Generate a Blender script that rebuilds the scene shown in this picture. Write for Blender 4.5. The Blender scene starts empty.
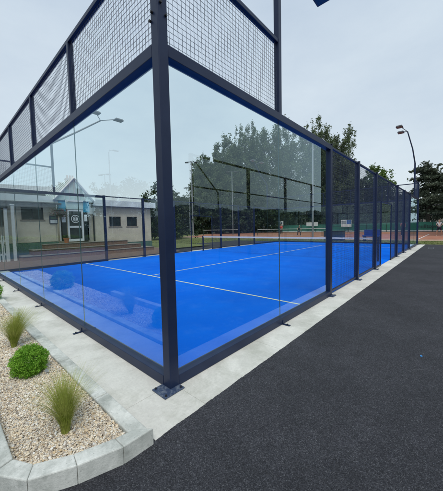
import bpy, math, random
import numpy as np
from mathutils import Vector, Matrix
R=math.radians
rng=np.random.default_rng(7); random.seed(7)
sc=bpy.context.scene; col=sc.collection

# ------------------------------------------------------------------ materials
def new_mat(name):
    m=bpy.data.materials.new(name); m.use_nodes=True; nt=m.node_tree; nt.nodes.clear()
    out=nt.nodes.new('ShaderNodeOutputMaterial'); return m,nt,out
def N(nt,t,**kw):
    n=nt.nodes.new(t)
    for k,v in kw.items(): setattr(n,k,v)
    return n
def mixcol(nt,fac,a,b,blend='MIX'):
    n=N(nt,'ShaderNodeMix',data_type='RGBA',blend_type=blend)
    for s,v in((0,fac),(6,a),(7,b)):
        if hasattr(v,'links') or hasattr(v,'is_linked'): nt.links.new(v,n.inputs[s])
        else: n.inputs[s].default_value=v if s==0 else (*v,1)
    return n.outputs[2]
def coord(nt,kind='Object'):
    return N(nt,'ShaderNodeTexCoord').outputs[kind]
def noise(nt,vec,scale,detail=4,rough=.55):
    n=N(nt,'ShaderNodeTexNoise'); n.inputs['Scale'].default_value=scale; n.inputs['Detail'].default_value=detail; n.inputs['Roughness'].default_value=rough
    nt.links.new(vec,n.inputs['Vector']); return n.outputs['Fac']
def ramp(nt,fac,stops):
    n=N(nt,'ShaderNodeValToRGB'); e=n.color_ramp.elements
    while len(e)<len(stops): e.new(.5)
    for i,(p,c) in enumerate(stops): e[i].position=p; e[i].color=(*c,1) if len(c)==3 else c
    nt.links.new(fac,n.inputs['Fac']); return n.outputs['Color']
def bumpn(nt,h,strength,dist):
    b=N(nt,'ShaderNodeBump'); b.inputs['Strength'].default_value=strength; b.inputs['Distance'].default_value=dist
    nt.links.new(h,b.inputs['Height']); return b.outputs['Normal']
def pbr(nt,out,color,rough=.6,metal=0,normal=None,spec=.5):
    p=N(nt,'ShaderNodeBsdfPrincipled')
    if hasattr(color,'is_linked'): nt.links.new(color,p.inputs['Base Color'])
    else: p.inputs['Base Color'].default_value=(*color,1)
    if hasattr(rough,'is_linked'): nt.links.new(rough,p.inputs['Roughness'])
    else: p.inputs['Roughness'].default_value=rough
    p.inputs['Metallic'].default_value=metal; p.inputs['Specular IOR Level'].default_value=spec
    if normal: nt.links.new(normal,p.inputs['Normal'])
    nt.links.new(p.outputs[0],out.inputs['Surface']); return p
def grainy(name,c1,c2,scale=8,rough=.8,bump=0,bscale=60,bdist=.002,metal=0,spec=.5,kind='Object',lo=.35,hi=.65):
    m,nt,out=new_mat(name); v=coord(nt,kind)
    f=noise(nt,v,scale); c=ramp(nt,f,[(lo,c1),(hi,c2)])
    nrm=None
    if bump: nrm=bumpn(nt,noise(nt,v,bscale,6,.65),bump,bdist)
    pbr(nt,out,c,rough,metal,nrm,spec); return m
M={}
M['navy']=grainy('navy powder coat',(.009,.018,.052),(.013,.024,.062),5,.40,.15,180,.0006,spec=.3)
M['worn navy']=grainy('worn navy steel',(.03,.05,.10),(.16,.19,.23),40,.5,lo=.45,hi=.75)
M['galv']=grainy('galvanised steel',(.30,.32,.34),(.40,.42,.44),20,.45,metal=.7)
M['bolt']=grainy('black plastic cap',(.012,.013,.016),(.02,.02,.024),30,.45)
M['wire']=grainy('dark navy wire',(.03,.045,.085),(.04,.06,.10),10,.4)
M['white']=grainy('white paint',(.72,.74,.74),(.80,.81,.80),6,.45)
M['dark']=grainy('dark paint',(.02,.022,.025),(.03,.032,.035),6,.5)
M['lampgrey']=grainy('lamp grey',(.07,.07,.07),(.10,.10,.10),6,.45)
M['lens']=grainy('lamp lens',(.035,.035,.035),(.06,.06,.06),6,.2)
M['green_mesh']=grainy('dark green wire',(.01,.035,.025),(.015,.045,.03),6,.6)
M['screen']=grainy('green windbreak cloth',(.035,.19,.14),(.05,.24,.18),.9,.85)
M['net']=grainy('black netting',(.012,.012,.014),(.02,.02,.02),6,.8)
M['tape']=grainy('white net tape',(.75,.75,.73),(.8,.8,.78),6,.7)
M['line']=grainy('court line paint',(.66,.70,.55),(.74,.77,.62),30,.9)
M['bluepaint']=grainy('blue painted panel',(.03,.30,.46),(.04,.36,.54),4,.5)
M['bluebox']=grainy('blue plastic',(.01,.05,.32),(.015,.07,.38),4,.5)
M['terracotta']=grainy('terracotta',(.42,.13,.05),(.5,.17,.07),12,.8)
M['fascia']=grainy('pale fascia board',(.70,.75,.75),(.82,.85,.84),2.5,.5)
M['plinth']=grainy('green painted plinth',(.07,.15,.12),(.10,.19,.15),3,.7)
M['sill']=grainy('sill',(.22,.19,.16),(.30,.27,.22),8,.8)
M['roofdark']=grainy('dark roof felt',(.05,.06,.06),(.08,.09,.09),5,.85)
M['slate']=grainy('slate roof',(.05,.05,.055),(.09,.09,.095),4,.7)
M['brickred']=grainy('chimney brick',(.16,.09,.06),(.24,.14,.10),14,.85)
M['houserender']=grainy('house render',(.30,.28,.24),(.38,.35,.31),2,.85)
M['bark']=grainy('bark',(.06,.05,.04),(.12,.10,.08),6,.9,.5,20,.02)
M['skin']=grainy('skin',(.45,.26,.18),(.5,.3,.21),20,.55)
def cloth(n,c): M[n]=grainy(n,c,tuple(min(1,x*1.2) for x in c),9,.85)
cloth('red cloth',(.50,.03,.04)); cloth('pale cloth',(.55,.52,.55)); cloth('navy cloth',(.015,.02,.04)); cloth('pink cloth',(.48,.17,.2)); cloth('dark cloth',(.025,.03,.045)); cloth('hair',(.03,.02,.015)); cloth('shoe',(.5,.5,.5))
cloth('grey wood',(.24,.22,.19)); cloth('darkstone',(.09,.085,.07)); cloth('cladding',(.018,.03,.028)); cloth('sealgreen',(.05,.10,.10)); cloth('soil',(.05,.035,.025)); cloth('sandbase',(.33,.27,.19)); cloth('paper',(.7,.72,.72)); cloth('signdark',(.03,.05,.09)); cloth('letter',(.02,.05,.05))
cloth('logoblue',(.03,.12,.4)); cloth('scrap',(.05,.3,.7))

def leafmat(name,c1,c2,scale=1.2,fine=14,trans=.25):
    m,nt,out=new_mat(name); v=coord(nt)
    a=noise(nt,v,scale,3); b=noise(nt,v,fine,2)
    c=ramp(nt,a,[(.32,c1),(.68,c2)])
    c=mixcol(nt,.55,c,ramp(nt,b,[(.3,(.45,.45,.45)),(.7,(1.35,1.35,1.3))]),'MULTIPLY')
    p=pbr(nt,out,c,.6,0,None,.3)
    t=N(nt,'ShaderNodeBsdfTranslucent'); nt.links.new(c,t.inputs['Color'])
    mx=N(nt,'ShaderNodeMixShader'); mx.inputs[0].default_value=trans
    nt.links.new(p.outputs[0],mx.inputs[1]); nt.links.new(t.outputs[0],mx.inputs[2]); nt.links.new(mx.outputs[0],out.inputs['Surface'])
    M[name]=m; return m
leafmat('poplar leaves',(.105,.145,.075),(.165,.215,.11),.35,3,.42)
leafmat('dark leaves',(.038,.060,.034),(.074,.105,.054),.3,2)
leafmat('mid leaves',(.028,.050,.020),(.06,.095,.034),.3,2)
leafmat('bright leaves',(.07,.13,.03),(.14,.22,.05),.4,2)
leafmat('cypress leaves',(.06,.08,.055),(.105,.13,.085),.4,2)
leafmat('box leaves',(.12,.31,.02),(.32,.58,.07),14,90,.35)
leafmat('hedge leaves',(.10,.16,.02),(.20,.27,.05),1.5,12)
leafmat('tuft blades',(.30,.37,.05),(.55,.56,.17),9,60,.35)
leafmat('flower petals',(.25,.05,.08),(.45,.18,.22),9,30,.2)

def tarmac():
    m,nt,out=new_mat('asphalt'); v=coord(nt)
    vo=N(nt,'ShaderNodeTexVoronoi'); vo.inputs['Scale'].default_value=210; nt.links.new(v,vo.inputs['Vector'])
    vo2=N(nt,'ShaderNodeTexVoronoi'); vo2.inputs['Scale'].default_value=120; nt.links.new(v,vo2.inputs['Vector'])
    sp=N(nt,'ShaderNodeSeparateColor'); nt.links.new(vo.outputs['Color'],sp.inputs[0])
    c=ramp(nt,sp.outputs[0],[(0,(.013,.014,.018)),(.45,(.029,.030,.036)),(.85,(.042,.044,.051)),(.985,(.085,.088,.096))])
    sp2=N(nt,'ShaderNodeSeparateColor'); nt.links.new(vo2.outputs['Color'],sp2.inputs[0])
    c=mixcol(nt,.5,c,ramp(nt,sp2.outputs[1],[(0,(.45,.45,.45)),(1,(1.6,1.6,1.6))]),'MULTIPLY')
    big=noise(nt,v,.9,6,.65); c=mixcol(nt,.75,c,ramp(nt,big,[(.3,(.62,.63,.64)),(.7,(1.5,1.48,1.46))]),'MULTIPLY')
    f2=noise(nt,v,6,5,.7); c=mixcol(nt,.6,c,ramp(nt,f2,[(.3,(.75,.75,.75)),(.7,(1.25,1.25,1.25))]),'MULTIPLY')
    h=N(nt,'ShaderNodeMath',operation='SUBTRACT'); h.inputs[0].default_value=1; nt.links.new(vo.outputs['Distance'],h.inputs[1])
    h2=N(nt,'ShaderNodeMath',operation='ADD'); nt.links.new(h.outputs[0],h2.inputs[0]); nt.links.new(noise(nt,v,260,3),h2.inputs[1])
    pbr(nt,out,c,.82,0,bumpn(nt,h2.outputs[0],.8,.004),.35); return m
M['asphalt']=tarmac()
def concrete(name,a,b,stain,bs=.5,pitscale=140,mot=2.2,amt=.55):
    m,nt,out=new_mat(name); v=coord(nt)
    c=ramp(nt,noise(nt,v,mot,8,.68),[(.36,a),(.64,b)])
    c=mixcol(nt,ramp(nt,noise(nt,v,mot*.6,8,.75),[(.48,(0,0,0)),(.66,(amt,amt,amt))]),c,stain)
    c=mixcol(nt,.5,c,ramp(nt,noise(nt,v,45,5,.7),[(.3,(.82,.82,.82)),(.7,(1.12,1.12,1.12))]),'MULTIPLY')
    pits=noise(nt,v,pitscale,2,.5); c=mixcol(nt,ramp(nt,pits,[(.66,(0,0,0)),(.76,(.5,.5,.5))]),c,tuple(x*.45 for x in stain))
    pbr(nt,out,c,.85,0,bumpn(nt,noise(nt,v,70,8,.7),bs,.003),.3); return m
M['concrete']=concrete('poured concrete',(.55,.54,.49),(.68,.67,.61),(.40,.40,.34),.6,140,2.2,.7)
M['kerb']=concrete('kerb concrete',(.44,.46,.42),(.70,.71,.66),(.24,.26,.23),1.0,60,5,.75)
M['roughcast']=concrete('roughcast wall',(.60,.54,.43),(.70,.63,.51),(.50,.45,.35),1.0,30)
def turf():
    m,nt,out=new_mat('blue court turf'); v=coord(nt)
    c=ramp(nt,noise(nt,v,.55,5,.6),[(.3,(.000,.125,.70)),(.7,(.002,.17,.82))])
    c=mixcol(nt,.35,c,ramp(nt,noise(nt,v,220,3,.7),[(.3,(.7,.7,.7)),(.7,(1.3,1.3,1.3))]),'MULTIPLY')
    c=mixcol(nt,ramp(nt,noise(nt,v,2.0,9,.8),[(.5,(0,0,0)),(.75,(.22,.22,.22))]),c,(.10,.30,.80))
    pbr(nt,out,c,.9,0,bumpn(nt,noise(nt,v,400,3,.7),.5,.002),.04); return m
M['turf']=turf()
M['clay']=grainy('clay court',(.30,.12,.07),(.40,.17,.10),1.3,.95,kind='Object')
M['pale clay']=grainy('pale clay run-off',(.34,.24,.16),(.42,.30,.20),1.3,.95)
def grassm():
    m,nt,out=new_mat('grass'); v=coord(nt)
    c=ramp(nt,noise(nt,v,1.6,6,.7),[(.3,(.11,.15,.05)),(.7,(.24,.24,.10))])
    pbr(nt,out,c,.95,0,bumpn(nt,noise(nt,v,30,4),.8,.03),.1); return m
M['grass']=grassm()
def paving():
    m,nt,out=new_mat('block paving'); v=coord(nt)
    b=N(nt,'ShaderNodeTexBrick'); b.inputs['Scale'].default_value=5; b.inputs['Color1'].default_value=(.16,.10,.075,1); b.inputs['Color2'].default_value=(.22,.14,.10,1); b.inputs['Mortar'].default_value=(.07,.06,.05,1); b.inputs['Mortar Size'].default_value=.02
    nt.links.new(v,b.inputs['Vector']); pbr(nt,out,b.outputs['Color'],.85); return m
M['paving']=paving()
def pebble():
    m,nt,out=new_mat('mixed pebbles'); 
    a=N(nt,'ShaderNodeAttribute',attribute_name='stone'); 
    sp=N(nt,'ShaderNodeSeparateColor'); nt.links.new(a.outputs['Color'],sp.inputs[0])
    c=ramp(nt,sp.outputs[0],[(0,(.24,.21,.18)),(.14,(.50,.42,.33)),(.36,(.74,.62,.44)),(.58,(.82,.77,.66)),(.74,(.62,.47,.28)),(.86,(.50,.47,.41)),(1,(.88,.87,.82))])
    c=mixcol(nt,.6,c,ramp(nt,noise(nt,coord(nt),120,3),[(.3,(.8,.8,.8)),(.7,(1.15,1.15,1.15))]),'MULTIPLY')
    pbr(nt,out,c,.7); return m
M['pebble']=pebble()
def glass(name,tint,dark=False):
    m,nt,out=new_mat(name)
    fr=N(nt,'ShaderNodeFresnel'); fr.inputs['IOR'].default_value=1.52
    # two faces of a pane: 2F/(1+F), applied on the outer faces only
    two=N(nt,'ShaderNodeMath',operation='MULTIPLY'); two.inputs[1].default_value=1.7; nt.links.new(fr.outputs[0],two.inputs[0])
    one=N(nt,'ShaderNodeMath',operation='ADD'); one.inputs[1].default_value=1; nt.links.new(fr.outputs[0],one.inputs[0])
    dv=N(nt,'ShaderNodeMath',operation='DIVIDE'); nt.links.new(two.outputs[0],dv.inputs[0]); nt.links.new(one.outputs[0],dv.inputs[1])
    geo=N(nt,'ShaderNodeNewGeometry'); inv=N(nt,'ShaderNodeMath',operation='SUBTRACT'); inv.inputs[0].default_value=1; nt.links.new(geo.outputs['Backfacing'],inv.inputs[1])
    fac=N(nt,'ShaderNodeMath',operation='MULTIPLY'); nt.links.new(dv.outputs[0],fac.inputs[0]); nt.links.new(inv.outputs[0],fac.inputs[1])
    tr=N(nt,'ShaderNodeBsdfTransparent'); tr.inputs['Color'].default_value=(*tint,1)
    gl=N(nt,'ShaderNodeBsdfGlossy'); gl.inputs['Roughness'].default_value=0; gl.inputs['Color'].default_value=(.74,.94,1,1)
    mx=N(nt,'ShaderNodeMixShader'); nt.links.new(fac.outputs[0],mx.inputs[0]); nt.links.new(tr.outputs[0],mx.inputs[1]); nt.links.new(gl.outputs[0],mx.inputs[2])
    nt.links.new(mx.outputs[0],out.inputs['Surface']); return m
M['glass']=glass('court glass',(.945,.98,.972))
M['porchglass']=glass('porch glass',(.80,.92,.88))
M['panedark']=grainy('dark window glass',(.02,.03,.032),(.045,.06,.06),3,.08)
M['paneroof']=grainy('pale green glazing',(.48,.62,.60),(.60,.74,.71),2,.12)

# ------------------------------------------------------------------ mesh helpers
class MB:
    def __init__(s): s.v=[]; s.f=[]
    def add(s,v,f):
        o=len(s.v); s.v+= [tuple(map(float,p)) for p in v]; s.f+=[tuple(i+o for i in q) for q in f]; return s
    def box(s,x0,x1,y0,y1,z0,z1):
        return s.add([(x0,y0,z0),(x1,y0,z0),(x1,y1,z0),(x0,y1,z0),(x0,y0,z1),(x1,y0,z1),(x1,y1,z1),(x0,y1,z1)],
                     [(0,3,2,1),(4,5,6,7),(0,1,5,4),(1,2,6,5),(2,3,7,6),(3,0,4,7)])
    def quad(s,*p): return s.add(p,[tuple(range(len(p)))])
    def tube(s,pts,rads,n=8,cap=True):
        pts=[Vector(p) for p in pts]
        if not hasattr(rads,'__len__'): rads=[rads]*len(pts)
        V=[];F=[]
        for i,p in enumerate(pts):
            d=(pts[min(i+1,len(pts)-1)]-pts[max(i-1,0)]).normalized()
            a=d.cross(Vector((0,0,1)) if abs(d.z)<.9 else Vector((1,0,0))).normalized(); b=d.cross(a)
            for k in range(n):
                t=2*math.pi*k/n; V.append(p+(a*math.cos(t)+b*math.sin(t))*rads[i])
        for i in range(len(pts)-1):
            for k in range(n):
                F.append((i*n+k,i*n+(k+1)%n,(i+1)*n+(k+1)%n,(i+1)*n+k))
        if cap: F.append(tuple(range(n))[::-1]); F.append(tuple((len(pts)-1)*n+k for k in range(n)))
        return s.add(V,F)
    def prism(s,poly,z0,z1):
        n=len(poly); V=[(x,y,z0) for x,y in poly]+[(x,y,z1) for x,y in poly]
        return s.add(V,[tuple(range(n))[::-1],tuple(range(n,2*n))]+[(i,(i+1)%n,(i+1)%n+n,i+n) for i in range(n)])
    def build(s,name,m,parent=None,loc=(0,0,0),rot=(0,0,0),bevel=0,smooth=False):
        me=bpy.data.meshes.new(name); me.from_pydata(s.v,[],s.f); me.update()
        return link(name,me,m,parent,loc,rot,bevel,smooth)
def link(name,me,m,parent=None,loc=(0,0,0),rot=(0,0,0),bevel=0,smooth=False):
    if m is not None:
        for mm in (m if isinstance(m,(list,tuple)) else [m]): me.materials.append(mm)
    o=bpy.data.objects.new(name,me); col.objects.link(o); o.location=loc; o.rotation_euler=rot
    if parent: o.parent=parent
    if bevel:
        b=o.modifiers.new('Bevel','BEVEL'); b.width=bevel; b.segments=2; b.limit_method='ANGLE'
    if smooth:
        for p in me.polygons: p.use_smooth=True
    return o
def arrmesh(name,V,F):
    """V (n,3) float, F (m,k) int, all faces with k corners."""
    me=bpy.data.meshes.new(name); k=F.shape[1]
    me.vertices.add(len(V)); me.vertices.foreach_set('co',np.asarray(V,np.float32).ravel())
    me.loops.add(F.size); me.loops.foreach_set('vertex_index',F.astype(np.int32).ravel())
    me.polygons.add(len(F)); me.polygons.foreach_set('loop_start',np.arange(0,F.size,k,dtype=np.int32))
    me.update(calc_edges=True); me.validate(); return me
def thing(name,label,cat,loc=(0,0,0),rot=(0,0,0),group=None):
    o=bpy.data.objects.new(name,None); col.objects.link(o); o.location=loc; o.rotation_euler=rot; o.empty_display_size=.2
    return tag(o,label,cat,group)
def tag(o,label,cat,group=None):
    o['label']=label; o['category']=cat
    if group: o['group']=group
    return o
def struct(o,kind='structure'): o['kind']=kind; return o
def copy_tree(o,parent=None):
    c=o.copy(); col.objects.link(c); c.parent=parent
    for ch in list(o.children): copy_tree(ch,c)
    return c

# ------------------------------------------------------------------ world, sun, camera
w=bpy.data.worlds.new('World'); sc.world=w; w.use_nodes=True; nt=w.node_tree; nt.nodes.clear()
SUN_EL,SUN_AZ=60,236   # degrees, azimuth of the sun measured from +x towards +y
out=N(nt,'ShaderNodeOutputWorld'); sky=N(nt,'ShaderNodeTexSky',sky_type='NISHITA'); sky.sun_disc=False
sky.sun_elevation=R(SUN_EL); sky.sun_rotation=R(90-SUN_AZ); sky.dust_density=3; sky.air_density=1
b1=N(nt,'ShaderNodeBackground'); b1.inputs['Strength'].default_value=.10; nt.links.new(sky.outputs[0],b1.inputs['Color'])
tc=N(nt,'ShaderNodeTexCoord'); mp=N(nt,'ShaderNodeMapping'); mp.inputs['Scale'].default_value=(1,1,2.2); nt.links.new(tc.outputs['Generated'],mp.inputs['Vector'])
sx=N(nt,'ShaderNodeSeparateXYZ'); nt.links.new(tc.outputs['Generated'],sx.inputs[0])
g=ramp(nt,sx.outputs['Z'],[(0,(.66,.735,.775)),(.22,(.625,.715,.785)),(.75,(.545,.64,.745))])
nz=noise(nt,mp.outputs[0],2.2,6,.6)
cl=mixcol(nt,.8,g,ramp(nt,nz,[(.3,(.87,.895,.935)),(.7,(1.09,1.075,1.055))]),'MULTIPLY')
b2=N(nt,'ShaderNodeBackground'); b2.inputs['Strength'].default_value=1.15; nt.links.new(cl,b2.inputs['Color'])
mx=N(nt,'ShaderNodeMixShader'); mx.inputs[0].default_value=.88; nt.links.new(b1.outputs[0],mx.inputs[1]); nt.links.new(b2.outputs[0],mx.inputs[2]); nt.links.new(mx.outputs[0],out.inputs['Surface'])
sl=bpy.data.lights.new('sun','SUN'); sl.energy=1.9; sl.angle=R(24); sl.color=(1,.965,.92)
so=bpy.data.objects.new('sun',sl); col.objects.link(so)
sd=Vector((math.cos(R(SUN_EL))*math.cos(R(SUN_AZ)),math.cos(R(SUN_EL))*math.sin(R(SUN_AZ)),math.sin(R(SUN_EL))))
so.rotation_euler=sd.to_track_quat('Z','Y').to_euler(); so.location=(0,0,30)

cam=bpy.data.cameras.new('camera'); co=bpy.data.objects.new('camera',cam); col.objects.link(co); sc.camera=co
yaw,pit,rol=R(42.728),R(-3.485),R(-1.339)
f_=Vector((math.cos(yaw)*math.cos(pit),math.sin(yaw)*math.cos(pit),math.sin(pit))); r_=Vector((math.sin(yaw),-math.cos(yaw),0)); u_=r_.cross(f_)
rr=r_*math.cos(rol)+u_*math.sin(rol); uu=-r_*math.sin(rol)+u_*math.cos(rol)
mw=Matrix((( rr.x,uu.x,-f_.x,-1.403),(rr.y,uu.y,-f_.y,-1.89),(rr.z,uu.z,-f_.z,1.442),(0,0,0,1)))
co.matrix_world=mw
cam.sensor_fit='HORIZONTAL'; cam.sensor_width=36; cam.lens=261.128/443*36
cam.shift_x=(221.5-215.853)/443; cam.shift_y=-(245.5-243.226)/443; cam.clip_start=.05; cam.clip_end=1500
vs=sc.view_settings; vs.view_transform='Standard'; vs.look='None'; vs.exposure=0; vs.gamma=1; vs.use_curve_mapping=False
sc.cycles.max_bounces=10; sc.cycles.transparent_max_bounces=48; sc.cycles.glossy_bounces=4; sc.cycles.diffuse_bounces=3
sc.cycles.use_denoising=True

# ------------------------------------------------------------------ ground surfaces
def sheet(name,poly,z,m): 
    return struct(MB().quad(*[(x,y,z) for x,y in poly]).build(name,m))
sheet('ground',[(-400,-400),(400,-400),(400,400),(-400,400)],-.06,M['asphalt'])
b=MB()  # tarmac surface, a real 5 cm layer edge hidden under the kerbs
b.box(-40,60,-40,60,-.05,-.004); struct(b.build('asphalt_path',M['asphalt']))
def apron():
    b=MB(); rs=np.random.default_rng(3)
    ys=[-.41,.03,1.28,2.52,3.77,5.02,6.27,7.5,8.75,10.0]
    for a,c in zip(ys[:-1],ys[1:]): b.box(-.455,.03,a+.0012,c-.0012,-.03,.0+rs.uniform(-.0008,.0008))
    xs=[.0305]+[1.28*i for i in range(1,16)]+[20.4]
    for a,c in zip(xs[:-1],xs[1:]): b.box(a+.0012,c-.0012,-.41,.03,-.03,rs.uniform(-.0008,.0008))
    b.box(-.455,20.4,10.003,10.45,-.03,0); b.box(20.0,20.4,.036,9.997,-.03,0)
    return struct(b.build('concrete_apron',M['concrete'],bevel=.002))
apron()
sheet('court_surface',[(.02,.02),(19.98,.02),(19.98,9.98),(.02,9.98)],.006,M['turf'])
b=MB()
def ln(x0,x1,y0,y1,z=.010): b.quad((x0,y0,z),(x1,y0,z),(x1,y1,z),(x0,y1,z))
ln(3.025,3.075,.05,9.95); ln(16.925,16.975,.05,9.95); ln(3.075,16.925,4.975,5.025)
struct(b.build('court_lines',M['line']))
sheet('grass_verge',[(20.6,-9),(24.6,-9),(24.6,21),(60,44.5),(-4,60),(9.2,22),(9.2,14.2),(13.5,15.6),(20.6,15.6)],.0,M['grass'])
sheet('clay_court',[(26.5,-22),(49.6,-22),(49.6,44),(26.5,30)],.012,M['clay'])
sheet('court_runoff',[(24.6,-24),(50.5,-24),(50.5,46),(24.6,30)],.006,M['pale clay'])
b=MB()
for x0,x1,y0,y1 in((27,27.08,-5,6),(33,33.08,-5,6),(39,39.08,-5,6),(27,39,-5,-4.92),(27,39,5.92,6),(27,27.08,10,21),(39,39.08,10,21),(27,39,10,10.08),(27,39,20.9,21),(33,33.08,10,21),(27,39,.5,.58),(27,39,15.5,15.58)): ln(x0,x1,y0,y1,.017)
struct(b.build('tennis_court_lines',M['white']))
b=MB(); b.add([(-12,10.9,-.003),(9.2,10.9,-.003),(9.2,12.2,.12),(-12,12.2,.12),(9.2,14.2,.12),(-12,14.2,.12)],[(0,1,2,3),(3,2,4,5)]); struct(b.build('brown_paving',M['paving']))
sheet('grass_patch',[(9.0,12.3),(13.4,12.3),(13.4,22),(9.0,22)],.14,M['grass']).location=(0,0,-.06)

# grass blades on the verge: uncountable
def blades(n,regions,h,wd,seed):
    r=np.random.default_rng(seed); P=[]
    for (x0,x1,y0,y1),k in regions:
        q=np.empty((k,2)); q[:,0]=r.uniform(x0,x1,k); q[:,1]=r.uniform(y0,y1,k); P.append(q)
    P=np.concatenate(P); n=len(P); th=r.uniform(0,2*np.pi,n); hh=h*r.uniform(.5,1.3,n)
    d=np.stack([np.cos(th),np.sin(th)],1)*wd; ln_=r.normal(0,.4,(n,2))*hh[:,None]
    V=np.zeros((n,3,3)); V[:,0,:2]=P-d; V[:,1,:2]=P+d; V[:,2,:2]=P+ln_; V[:,2,2]=hh
    return V.reshape(-1,3),np.arange(3*n).reshape(-1,3)
V,F=blades(0,[((20.6,24.5,-4,15),9000),((14,24,15.6,22),5000),((9.1,13.3,12.4,20),2500)],.05,.02,5)
leafmat('verge grass',(.12,.17,.05),(.26,.27,.11),.8,5)
struct(link('grass',arrmesh('grass',V,F),M['verge grass']),'stuff')

# ------------------------------------------------------------------ kerbs and planter
I=[(-1.16,.0),(-1.09,-.13),(-.91,-.235),(-.69,-.31),(-.575,-.335)]
E=[(-1.265,-.03),(-1.14,-.225),(-.925,-.335),(-.685,-.415),(-.475,-.425)]
def kerb_poly(poly,label,z1=.11):
    o=MB().prism(poly,-.04,z1).build('kerb_stone',M['kerb'],bevel=.007)
    return tag(o,label,'kerb stone','concrete kerb stones edging the gravel bed')
def lerp(a,b_,t): return (a[0]+(b_[0]-a[0])*t,a[1]+(b_[1]-a[1])*t)
klabels=['small wedge kerb stone at the rounded left corner of the planter','middle front kerb stone of the planter, below the nearer grass tuft','front kerb stone beside the asphalt, second from the pointed right end','last front kerb stone, at the planter corner nearest the steel corner post']
for i in range(4):
    g=.003
    kerb_poly([lerp(E[i],E[i+1],g),lerp(E[i],E[i+1],1-g),lerp(I[i],I[i+1],1-g),lerp(I[i],I[i+1],g)],klabels[i])
ordn=['first','second','third','fourth','fifth','sixth','seventh','eighth']
y=.005
for i in range(4):
    kerb_poly([(-1.265,y-.03 if i==0 else y),(-1.16,y+.004),(-1.16,y+.9),(-1.265,y+.9)],f'{ordn[i]} kerb stone back from the front along the left side of the gravel bed'); y+=.908
y=-.325; k=0
while y<9.5 and k<11:
    L=.62 if k==0 else .914
    lab=['short flush edging stone running back from the planter front corner','edging stone between the gravel and concrete, beside the nearer grass tuft','edging stone between the gravel and concrete, beside the round clipped shrub','edging stone between the gravel and concrete, beside the farther leaning grass tuft'][k] if k<4 else f'edging stone beyond the leaning grass tuft, number {k-2} of that far run towards the back'
    o=MB().prism([(-.57,y+.004),(-.46,y+.004),(-.46,y+L-.004),(-.57,y+L-.004)],-.04,.042).build('edging_stone',M['kerb'],bevel=.008)
    tag(o,lab,'edging stone','flush edging stones between gravel and concrete strip'); y+=L; k+=1
struct(MB().prism([(-1.16,9.5),(-1.16,.0),(-1.09,-.13),(-.91,-.235),(-.69,-.31),(-.575,-.335),(-.57,9.5)],-.03,.008).build('planting_soil',M['sandbase']))
def gravel():
    r=np.random.default_rng(11)
    phi=(1+5**.5)/2
    ico=np.array([(-1,phi,0),(1,phi,0),(-1,-phi,0),(1,-phi,0),(0,-1,phi),(0,1,phi),(0,-1,-phi),(0,1,-phi),(phi,0,-1),(phi,0,1),(-phi,0,-1),(-phi,0,1)])/math.sqrt(1+phi*phi)
    fc=np.array([(0,11,5),(0,5,1),(0,1,7),(0,7,10),(0,10,11),(1,5,9),(5,11,4),(11,10,2),(10,7,6),(7,1,8),(3,9,4),(3,4,2),(3,2,6),(3,6,8),(3,8,9),(4,9,5),(2,4,11),(6,2,10),(8,6,7),(9,8,1)])
    pts=[]
    def dens(y): return 30000 if y<1.3 else (17000 if y<3.5 else 6500)
    for y0,y1 in((-.34,1.3),(1.3,3.5),(3.5,9.4)):
        n=int(dens((y0+y1)/2)*(y1-y0)*.6); q=np.stack([r.uniform(-1.155,-.575,n),r.uniform(y0,y1,n)],1)
        # stay inside the front kerb
        fx=np.array([p[0] for p in I]); fy=np.array([p[1] for p in I]); lim=np.interp(q[:,0],fx,fy)+.004
        pts.append(q[q[:,1]>lim])
    q=np.concatenate(pts); n=len(q)
    far=q[:,1]>1.3; s=r.lognormal(math.log(.0052),.30,n)*np.where(far,1.25,1)*np.where(q[:,1]>3.5,1.35,1); s=np.clip(s,.0035,.014)
    z=.014+np.abs(r.normal(0,.006,n))+.006*np.sin(q[:,0]*9)*np.sin(q[:,1]*7)
    sc3=np.stack([s*r.uniform(.9,1.5,n),s*r.uniform(.7,1.15,n),s*r.uniform(.5,.85,n)],1)
    ang=r.uniform(0,2*np.pi,n); tilt=r.normal(0,.35,n)
    V=ico[None]*sc3[:,None,:]*(1+r.normal(0,.11,(n,12,1)))
    c,s_=np.cos(tilt)[:,None],np.sin(tilt)[:,None]; y_=V[...,1]*c-V[...,2]*s_; z_=V[...,1]*s_+V[...,2]*c; V=np.stack([V[...,0],y_,z_],-1)
    c,s_=np.cos(ang)[:,None],np.sin(ang)[:,None]; x_=V[...,0]*c-V[...,1]*s_; y_=V[...,0]*s_+V[...,1]*c
    V=np.stack([x_+q[:,0,None],y_+q[:,1,None],V[...,2]+z[:,None]],-1)
    F=(fc[None]+np.arange(n)[:,None,None]*12).reshape(-1,3)
    me=arrmesh('gravel',V.reshape(-1,3),F)
    a=me.color_attributes.new('stone','FLOAT_COLOR','POINT'); cv=np.repeat(r.uniform(0,1,n),12); C=np.stack([cv,cv,cv,np.ones_like(cv)],1).astype(np.float32); a.data.foreach_set('color',C.ravel())
    for p in me.polygons: p.use_smooth=True
    struct(link('gravel',me,M['pebble']),'stuff')
gravel()

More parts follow.
